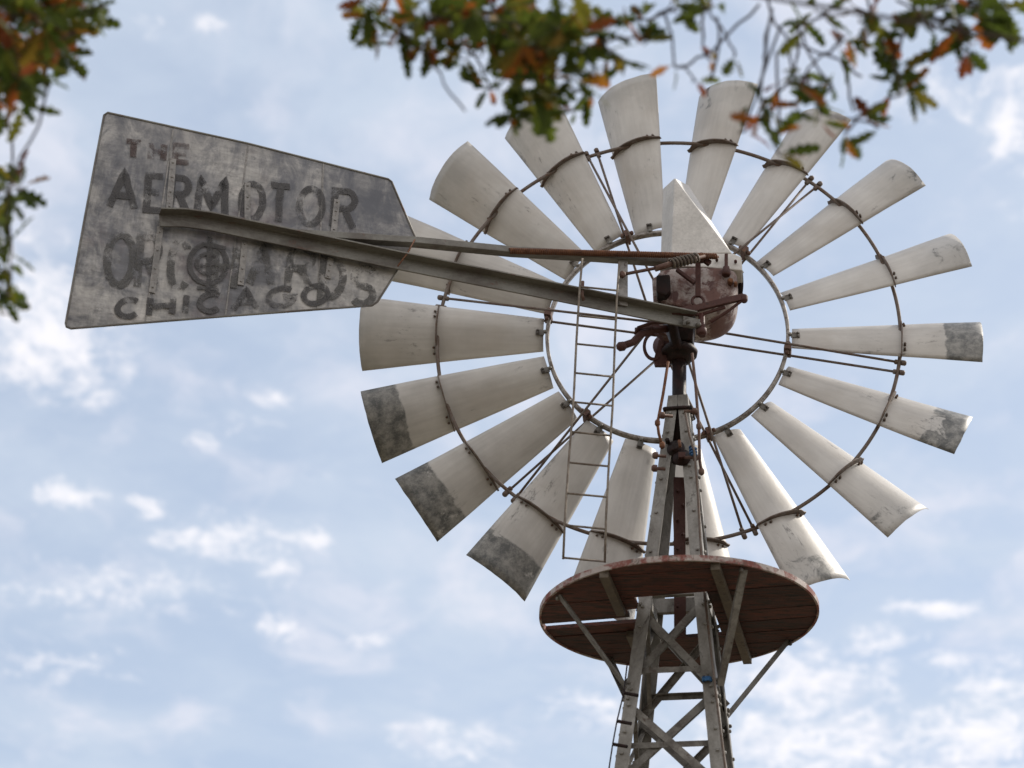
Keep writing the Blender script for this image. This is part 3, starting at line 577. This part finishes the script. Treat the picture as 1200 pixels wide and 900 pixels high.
# tower ------------------------------------------------------
tower = empty('tower', (0, 0, 0), mill)
PHI = radians(13)
def hs(z): return .034+.101*(5.88-z)
def corner(sx, sy, z, ins=0):
    s = hs(z)-ins; x = sx*s; y = sy*s
    return V((TX + x*cos(PHI)+y*sin(PHI), TY - x*sin(PHI)+y*cos(PHI), z))
ex = V((cos(PHI), -sin(PHI), 0)); ey = V((sin(PHI), cos(PHI), 0))
for sx, sy in ((-1, -1), (1, -1), (-1, 1), (1, 1)):
    mb = MB(); z1 = 5.86 if sy < 0 else 5.84
    w = .047; t = .005
    P = []
    for zz in (0, 2, 4, 5.2, z1):
        c = corner(sx, sy, zz); ww = w*(1 if zz < 5.3 else .82)
        P.append([c, c-ex*sx*ww, c-ex*sx*ww-ey*sy*t, c-ex*sx*t-ey*sy*t, c-ex*sx*t-ey*sy*ww, c-ey*sy*ww])
    m_ = 6; vs = [p for r in P for p in r]
    mb.add(vs, [(i*m_+j, i*m_+(j+1) % m_, (i+1)*m_+(j+1) % m_, (i+1)*m_+j) for i in range(4) for j in range(m_)]+[tuple(range(m_)), tuple(24+j for j in range(m_))])
    for zz in (5.78, 5.7, 5.55, 5.5, 5.36, 5.2, 4.98, 4.9, 4.66, 4.6, 4.5, 4.42):
        c = corner(sx, sy, zz); mb.bolt(c-ex*sx*.018-ey*sy*-.001, ey*sy, .0065, .008); mb.bolt(c-ey*sy*.03, ex*sx, .0065, .008)
    mb_part(mb, 'tower_leg', 'leg', tower)
def face_pts(f, z, ins=.006):
    # f: 0 front,1 right,2 back,3 left ; returns both corners
    cs = [((-1, -1), (1, -1)), ((1, -1), (1, 1)), ((1, 1), (-1, 1)), ((-1, 1), (-1, -1))][f]
    nrm = [-ey, ex, ey, -ex][f]
    return corner(*cs[0], z)-nrm*ins, corner(*cs[1], z)-nrm*ins, nrm
nodes = [5.02, 4.655, 4.27, 3.83, 3.3, 2.65, 1.9, 1.0, .1]
for f in range(4):
    for i in range(len(nodes)-1):
        za, zb = nodes[i]-.02, nodes[i+1]+.02
        a0, a1, nr = face_pts(f, za); b0, b1, _ = face_pts(f, zb)
        for k, (p, q) in enumerate(((a0, b1), (a1, b0))):
            mb = MB(); pp = p.lerp(q, .03); qq = p.lerp(q, .97); o = -nr*(.006+.012*k); mb.ell([pp+o, qq+o], .026, .016, .003, nr, sy=-1); mb.bolt(pp+nr*.004, nr, .007, .012); mb.bolt(qq+nr*.004, nr, .007, .012)
            mb_part(mb, 'cross_brace', 'brace', tower)
        c0, c1, nr = face_pts(f, nodes[i+1]+.09 if i == 0 else (nodes[i]+nodes[i+1])/2, .014)
        if f in (0, 2) and i < 3:
            mb = MB(); mb.ell([c0.lerp(c1, .1), c0.lerp(c1, .9)], .02, .02, .003, nr, sy=-1); mb_part(mb, 'girt', 'brace', tower)
for f, z, hgt in ((0, 5.055, .06), (2, 5.07, .055), (1, 5.03, .045), (3, 5.03, .045)):
    a, b, nr = face_pts(f, z, .03); mb = MB(); mb.section([a+nr*.012, b+nr*.012], [(-hgt/2, -.012), (hgt/2, -.012), (hgt/2, .012), (-hgt/2, .012)], nr)
    mb.bolt(a.lerp(b, .15)+nr*.026, nr, .009, .014); mb.bolt(a.lerp(b, .85)+nr*.026, nr, .009, .014); mb_part(mb, 'girt', 'leg', tower, .002)
# collar at the top, bolts, blue cord, inside red rod
mb = MB(); zc = 5.80; s = hs(zc)+.006; pts = [V((TX+x*cos(PHI)+y*sin(PHI), TY-x*sin(PHI)+y*cos(PHI), zc)) for x, y in ((-s, -s), (s, -s), (s, s), (-s, s), (-s, -s))]
for i in range(4): mb.tube([pts[i], pts[i+1]], .007, 8)
mb_part(mb, 'top_clamp', 'grease', tower)
for z, q in ((5.62, (-.012, -1)), (5.58, (.35, 1))):
    mb = MB(); s = hs(z); c = V((TX, TY, z))-ey*(s+.012)+ex*q[0]*s; mb.lathe(c, -ey, [(.03, -.01), (.034, .0), (.02, .012), (.012, .022)], 16); mb.bolt(c-ex*.03+V((0,0,.03)), -ey, .01, .02); mb_part(mb, 'pulley_boss', 'grease', tower, .001)
for q, dx in (((771, 534), -1), ((770, 549), -1), ((812, 536), 1), ((811, 482), 1), ((779, 487), -1)):
    mb = MB(); P = at(*q, 7.97); mb.lathe(P, V((dx, -.1, 0)).normalized(), [(.006, -.03), (.006, 0), (.013, .001), (.013, .014), (.008, .02)], 10); mb_part(mb, 'leg_bolt', 'brown_rod', tower)
mb = MB(); mb.beam(at(796, 560, 8.1), at(797, 745, 8.12), .042, .012, V((0, -1, 0))); mb.beam(at(795, 534, 8.0), at(803, 534, 8.0), .02, .02)
for k in range(9): mb.bolt(at(800 if k % 2 else 794, 575+k*17, 8.09), (0, -1, 0), .006, .006)
mb_part(mb, 'pump_rod', 'redlead', tower)
mb = MB(); mb.coil(at(812, 524, 7.95), at(812.5, 534, 7.95), .012, .004, 3); mb.coil(corner(1, -1, 4.69)-ex*.03-ey*.004, corner(1, -1, 4.675)-ex*.03-ey*.004, .014, .004, 3); mb_part(mb, 'blue_cord', 'blue', tower)
mb = MB(); mb.tube([at(796, 516, 7.93), at(797, 524, 7.93)], .006, 8); mb_part(mb, 'copper_fitting', 'rust', tower)
mb = MB(); pts = [at(803, 484, 7.93), at(808, 510, 7.93), at(814, 530, 7.93), at(818, 580, 7.93), at(822, 654, 7.93), at(826, 700, 7.9), at(838, 805, 7.87), at(850, 900, 7.84)]; pts.append(pts[-1]+(pts[-1]-pts[-2])*12)
pts[-1].z = .4; mb.tube(pts, .0045, 8); mb_part(mb, 'furl_wire', 'rod', tower)
mb = MB(); p0 = at(735, 775, 7.8); pts = [at(735, 778, 7.86), at(731, 812, 7.85), at(723, 845, 7.83), at(718, 872, 7.82), at(713, 905, 7.8)]; mb.tube(pts, .0025, 6)
for q in pts[1:4]: mb.tube([q, q+V((.05, .02, 0))], .006, 6)
mb_part(mb, 'ground_cable', 'grease', tower)
# platform ---------------------------------------------------
PZ = 4.9916; PR = .495; PT = radians(2.0)
plat = empty('platform', (0, 0, 0), mill)
tx = V((cos(PT), 0, sin(PT)))
def pf(x, y, z=0):
    """platform coords in tower frame (rotated by PHI), tilted a little"""
    wx = x*cos(PHI)+y*sin(PHI); wy = -x*sin(PHI)+y*cos(PHI)
    return V((TX+.002, TY-.002, PZ))+V((wx*cos(PT), wy, wx*sin(PT)+z))
BW = .098; yy = -PR; k = 0; rng = random.Random(4)
hole = hs(PZ)+.004
while yy < PR-.01:
    y0 = yy; y1 = min(yy+BW, PR-.002); yy += BW+.003
    gap = 0
    ym = (y0+y1)/2
    def chord(y): return sqrt(max(0, (PR-.005)**2-y*y))
    spans = [(-1, 1)]
    if y1 > -hole and y0 < hole: segs = [('L', None), ('R', None)]
    else: segs = [('F', None)]
    for sname, _ in segs:
        yb0, yb1 = y0, y1
        n = 6; lo = []; hi = []
        if k == 4 and sname == 'L': yb1 -= .028
        if k == 5 and sname == 'L': yb0 += .028
        for i in range(n+1):
            y = yb0+(yb1-yb0)*i/n; c = chord(y)
            x0 = -c if sname in 'FL' else hole; x1 = c if sname in 'FR' else -hole - (.045 if k == 4 else 0)
            lo.append((x0, y)); hi.append((x1, y))
        if hi[0][0]-lo[0][0] < .02 and hi[-1][0]-lo[-1][0] < .02: continue
        zz = rng.uniform(-.003, .003); mb = MB(); poly = [pf(a, b, zz) for a, b in lo+hi[::-1]]
        mb.prism(poly, V((0, 0, .014))); mb_part(mb, 'plank', 'plank', plat)
    k += 1
mb = MB(); seg = 120; vs = []
for i in range(seg):
    a = 2*pi*i/seg; w_ = .0015*noise.noise(V((cos(a)*3, sin(a)*3, 1)))
    for r, z in ((PR-.006, -.006), (PR+.002+w_, -.006), (PR+.002+w_, .015), (PR-.006, .015)): vs.append(pf(r*cos(a), r*sin(a), z))
mb.add(vs, [(i*4+j, i*4+(j+1) % 4, ((i+1) % seg)*4+(j+1) % 4, ((i+1) % seg)*4+j) for i in range(seg) for j in range(4)]); mb_part(mb, 'platform_hoop', 'plank_edge', plat)
for x, ya, yb in ((-.19, .45, .10), (-.19, -.45, -.1), (.19, -.44, .45)):
    mb = MB(); mb.section([pf(x, ya, -.014), pf(x, yb, -.014)], [(-.016, -.014), (.016, -.014), (.016, .012), (-.016, .012)], V((0, 0, 1))); mb_part(mb, 'joist', 'joist', plat, .002)
for (sx, sy), ang in (((-1, -1), 216), ((1, -1), 305), ((-1, 1), 130), ((1, 1), 40)):
    a = radians(ang)+0; top = pf((PR-.02)*cos(a), (PR-.02)*sin(a), -.012); bot = corner(sx, sy, 4.66)+(-ex*sx*-.004); mb = MB(); mb.ell([top, bot], .024, .018, .003, V((0, 0, 1)))
    mb.bolt(top, (0, 0, -1), .007, .012); mb_part(mb, 'platform_strut', 'brace', plat)
# ladder -----------------------------------------------------
lad = empty('ladder', BASE)
tag(lad, 'light narrow metal rod ladder hanging from the tail boom above the round platform', 'ladder')
LP = PIV + tn_*.05
def lp(px, py):
    t = (py-305)/350; return onplane(px, py, vp(690, 350)+tn_*.06, tn_)
def lfx(py): return 682-(py-305)*.0645
def rfx(py): return 725.5-(py-305)*.0495
ppy = [303, 340, 400, 470, 540, 600, 655]
for fx, e in ((lfx, 0), (rfx, 4)):
    mb = MB(); mb.tube([lp(fx(y)+.8*sin(y*.03), y+e) for y in ppy], .0042, 8); mb.build('rail', 'ladder', lad, BASE)
for y in (336, 370, 403, 437, 471, 506, 542, 578, 615.5, 653.5):
    mb = MB(); mb.tube([lp(lfx(y), y), lp(rfx(y+5), y+4.5)], .0038, 6); mb.build('rung', 'ladder', lad, BASE)
# oak tree ---------------------------------------------------
oak = empty('oak_tree', (-2.6, 2.4, 0))
OB = V((-2.6, 2.4, 0))
tag(oak, 'oak tree with lobed green and rusty orange autumn leaves hanging in the foreground', 'tree')
rnd = random.Random(11)
trk = MB()
def limb(mb, pts, r0, r1, seg=10):
    pts = [V(p) for p in pts]; sm = []
    for i in range(len(pts)-1):
        p0 = pts[max(0, i-1)]; p1 = pts[i]; p2 = pts[i+1]; p3 = pts[min(len(pts)-1, i+2)]
        for k in range(5):
            t = k/5; sm.append(.5*((2*p1)+(p2-p0)*t+(2*p0-5*p1+4*p2-p3)*t*t+(3*p1-p0-3*p2+p3)*t**3))
    sm.append(pts[-1]); vs = []; N_ = len(sm)
    ref = V((.3, .8, .5)).normalized()
    for i, p in enumerate(sm):
        t = (sm[min(i+1, N_-1)]-sm[max(0, i-1)]).normalized(); e1 = t.cross(ref).normalized(); e2 = t.cross(e1); r = r0+(r1-r0)*i/(N_-1)
        for k in range(seg):
            a = 2*pi*k/seg; vs.append(p+(e1*cos(a)+e2*sin(a))*r*(1+.12*noise.noise(p*6+V((cos(a), sin(a), 0)))))
    mb.add(vs, [(i*seg+j, i*seg+(j+1) % seg, (i+1)*seg+(j+1) % seg, (i+1)*seg+j) for i in range(N_-1) for j in range(seg)]+[tuple(range(seg)), tuple((N_-1)*seg+j for j in range(seg))[::-1]], True)
    return sm
limb(trk, [(-2.6, 2.4, -.1), (-2.62, 2.42, .5), (-2.55, 2.45, 1.8), (-2.65, 2.5, 3.4), (-2.5, 2.6, 5.2), (-2.6, 2.5, 7.2)], .22, .07, 16)
trk.build('trunk', 'bark', oak, OB)
def leaf_poly(L_, rs):
    """lobed oak leaf outline, length L_ along +x"""
    w = L_*rs.uniform(.2, .29); pts = []
    prof = [(0, .03), (.18, .16), (.26, .62), (.36, .30), (.46, .95), (.58, .42), (.68, .98), (.78, .45), (.88, .62), (1.0, .0)]
    return [(x*L_, y*w*rs.uniform(.8, 1.15)) for x, y in prof]
LV = []; LFc = []; LT = []
def add_leaf(P, d, up_, L_, tint):
    d = d.normalized(); s = d.cross(up_)
    if s.length < .01: s = d.orthogonal()
    s.normalize(); u = s.cross(d); pr_ = leaf_poly(L_, rnd); cup = rnd.uniform(.1, .5); bend = rnd.uniform(-.3, .5)
    o = len(LV); n = len(pr_)
    for x, y in pr_: LV.append(P+d*x-u*(bend*x*x/L_*.6))
    for sg in (1, -1):
        for x, y in pr_: LV.append(P+d*x+s*y*sg+u*(y*cup)-u*(bend*x*x/L_*.6))
    for sg in (0, 1):
        b0 = o+n*(1+sg)
        for i in range(n-1): 
            f = (o+i, o+i+1, b0+i+1, b0+i); LFc.append(f if sg else f[::-1]); LT.append(tint)
def rv(): return V((rnd.gauss(0, 1), rnd.gauss(0, 1), rnd.gauss(0, 1))).normalized()
def tint(orange):
    r = rnd.random()
    return rnd.uniform(.66, 1.0) if r < orange*.62 else (rnd.uniform(.45, .66) if r < orange*.62+.2 else rnd.uniform(0, .45))
twg = MB()
def rosette(P, n, L_, orange, ax=None):
    ax = (ax or (rv()+V((0, -.3, -.5)))).normalized()
    for i in range(n):
        d = (rv()+ax*.9).normalized(); add_leaf(P+d*.006, d, rv()+V((0, -.6, .6)), L_*rnd.uniform(.65, 1.15), tint(orange))
# bough paths (anchors above the frame)
BD = 4.9
def ap(px, py, d=None): return atd(px, py, (d or BD))
left_b = limb(trk2 := MB(), [(-2.6, 2.48, 3.6), (-2.2, 3.2, 4.1), ap(-260, -90), ap(-70, -80), ap(60, -110)], .06, .012); trk2.build('branch', 'bark', oak, OB)
main_b = limb(trk2 := MB(), [(-2.52, 2.55, 4.9), (-1.9, 3.3, 5.1), ap(150, -330), ap(480, -180), ap(760, -150), ap(1100, -140), ap(1380, -190)], .08, .012); trk2.build('branch', 'bark', oak, OB)
low_b = limb(trk2 := MB(), [(-2.6, 2.48, 3.0), (-2.1, 3.2, 3.3), ap(-300, 120), ap(-120, 190), ap(-60, 300)], .05, .01); trk2.build('branch', 'bark', oak, OB)
allb = left_b+main_b+low_b
def near(P): return min(allb, key=lambda q: (q-P).length)
def twig(A, B, r=.003):
    m = A.lerp(B, .5)+rv()*(A-B).length*.08; twg.section([A, A.lerp(m, .5)+rv()*.004, m, m.lerp(B, .5)+rv()*.004, B], [(r, 0), (0, r), (-r, 0), (0, -r)], V((.3, .5, .8)).normalized())
# clusters: (px, py, radius, number of rosettes, leaves each, orange share, leaf length)
cl_list = [(20,20,45,13,7,.3,.075),(70,15,30,8,6,.35,.07),(15,75,35,11,7,.35,.075),(55,55,20,5,5,.45,.065),(105,15,18,4,5,.3,.06),(125,10,12,2,4,.1,.055),(12,115,18,6,6,.3,.07),(90,38,10,2,4,.5,.05),(-30,60,60,10,6,.3,.08),
  (10,222,22,4,7,.1,.07),(-10,245,20,3,5,.2,.07),(3,320,14,2,5,.3,.065),(8,345,10,2,5,.1,.06),(2,368,8,1,4,.1,.06),(-25,300,30,5,6,.2,.07),
  (450,12,24,4,6,.3,.065),(470,38,20,4,5,.5,.06),(440,42,8,1,3,.5,.06),(495,60,14,2,5,.3,.055),(515,20,26,5,6,.35,.06),(560,25,30,8,6,.35,.065),(555,65,24,5,5,.4,.06),(600,30,30,10,6,.35,.07),(610,75,28,8,6,.45,.07),(645,45,30,9,6,.35,.07),
  (640,105,22,6,6,.25,.07),(575,105,20,4,5,.45,.06),(600,120,14,3,4,.4,.055),(680,30,24,6,6,.35,.07),(670,80,18,4,5,.4,.065),(705,50,20,3,5,.3,.065),(690,110,12,1,5,.05,.06),(675,130,10,1,5,.1,.055),(735,25,22,3,5,.25,.065),(730,70,10,1,5,.05,.06),(760,45,14,2,5,.1,.06),(780,12,16,2,5,.15,.06),(545,130,4,0,3,.3,.05),
  (825,8,16,2,5,.15,.055),(790,75,6,1,2,1,.05),(832,70,8,1,3,.9,.045),(862,65,6,1,2,.2,.045),(815,95,4,1,2,1,.045),(870,155,10,1,4,.9,.05),(890,140,10,1,4,.4,.055),(895,115,12,2,4,.5,.055),(912,180,8,1,3,.4,.06),(925,95,12,2,4,.6,.055),
  (945,85,12,1,4,.5,.055),(960,130,14,2,5,.4,.06),(975,100,8,1,4,.2,.055),(965,15,14,2,4,.2,.055),(1005,10,18,2,5,.3,.06),(1030,35,14,2,5,.35,.06),(1045,70,12,2,5,.3,.06),(1060,90,16,3,5,.3,.06),(1055,110,8,1,4,.3,.055),(1010,135,10,1,5,.8,.06),(1030,150,8,1,3,.6,.06),(1095,35,10,1,4,.4,.055),
  (1125,25,18,3,5,.25,.065),(1150,10,20,4,6,.15,.07),(1135,50,10,2,4,.3,.06),(1175,8,14,2,5,.1,.065),(1110,8,14,2,5,.3,.06),(935,30,14,2,4,.4,.055),(985,50,12,2,5,.3,.06),(1070,20,14,2,5,.2,.06),(905,160,8,1,4,.2,.055),(990,155,8,1,4,.2,.055),(955,112,8,1,5,.3,.055),(500,35,20,4,6,.25,.065),(425,15,12,1,5,.2,.06)]
done = []
for (px, py, rad, nr_, nl, orange, L_) in sorted(cl_list, key=lambda c: c[1]+.3*abs(c[0] if c[0] < 200 else 0)):
    cen_ = ap(px, py, BD+rnd.uniform(-.2, .2)); root = near(cen_); cand = [q for q in done if (q-cen_).length < .45]
    if cand: root = min(cand, key=lambda q: (q-cen_).length)
    mid = root.lerp(cen_, .5)+rv()*(cen_-root).length*.12; twig(root, mid, .003); twig(mid, cen_, .0025); done.append(cen_)
    for i in range(nr_):
        a = rnd.uniform(0, 2*pi); r = rad*sqrt(rnd.random()) if nr_ > 1 else 0
        P = atd(px+r*cos(a), py+r*sin(a), BD+rnd.uniform(-.25, .25)*(rad/25)); twig(cen_, P, .0017); rosette(P, nl, L_*(1.2 if px > 790 else 1.06), orange)
# bare twigs in the upper right
for A, B in (((880,-60),(905,20)),((905,20),(895,70)),((905,20),(925,50)),((925,50),(940,110)),((925,50),(985,70)),((985,70),(1010,90)),((890,5),(835,60)),((835,60),(800,80)),((915,30),(870,150)),((940,40),(975,100)),((905,10),(890,120)),((985,70),(1000,130)),((1050,0),(1100,25)),((1100,25),(1130,20)),((1080,-30),(1050,60)),((1000,-50),(1030,40)),((925,50),(950,25)),((910,60),(912,170)),((840,20),(832,95))):
    twig(ap(*A), ap(*B), .0028)
# the rest of the crown, out of the frame above and behind
def project(P):
    d = P-EYE; z = d.dot(fwd); return (600+F*d.dot(rt)/z, 450-F*d.dot(up)/z, z)
for i in range(2600):
    th = rnd.uniform(0, 2*pi); r = 2.6*sqrt(rnd.random()); P = V((-2.2+r*cos(th)*1.15+.6, 2.6+r*sin(th)*.9, 5.6+rnd.gauss(0, .9)+.3*cos(r)))
    if P.y > .3:
        q = project(P)
        if q[2] > .3 and -140 < q[0] < 1340 and -120 < q[1] < 1000: continue
    if (P-EYE).length < 1.6 or P.z < 3.2: continue
    rosette(P, 5, .085, .3)
    if i % 4 == 0:
        B_ = V((-2.55, 2.5, min(6.8, max(3.6, P.z-.8)))); 
        B2 = B_.lerp(P, .55)+rv()*.15
        q2 = project(B2)
        if not (q2[2] > .3 and -60 < q2[0] < 1260 and -60 < q2[1] < 960): twig(B2, P, .004)
for i in range(14):
    a = i*2.4; P = V((-2.55, 2.5, 3.9+i*.22)); E_ = P+V((cos(a)*1.5, sin(a)*1.3-.3, .7))
    q = project(E_)
    if q[2] > .3 and -200 < q[0] < 1400 and -150 < q[1] < 1000: continue
    trk2 = MB(); limb(trk2, [P, P.lerp(E_, .5)+V((0, 0, -.1)), E_], .045, .01, 8); trk2.build('branch', 'bark', oak, OB)
twg.build('twigs', 'twig', oak, OB)['kind'] = 'stuff'
me = bpy.data.meshes.new('leaves'); me.from_pydata([tuple(p-OB) for p in LV], [], LFc)
at_ = me.attributes.new('tint', 'FLOAT', 'FACE'); at_.data.foreach_set('value', LT); me.materials.append(M['leaf']); me.update()
lo_ = bpy.data.objects.new('leaves', me); COL.objects.link(lo_); lo_.parent = oak; lo_['kind'] = 'stuff'
S.render.engine = 'CYCLES'
S.cycles.transparent_max_bounces = 16
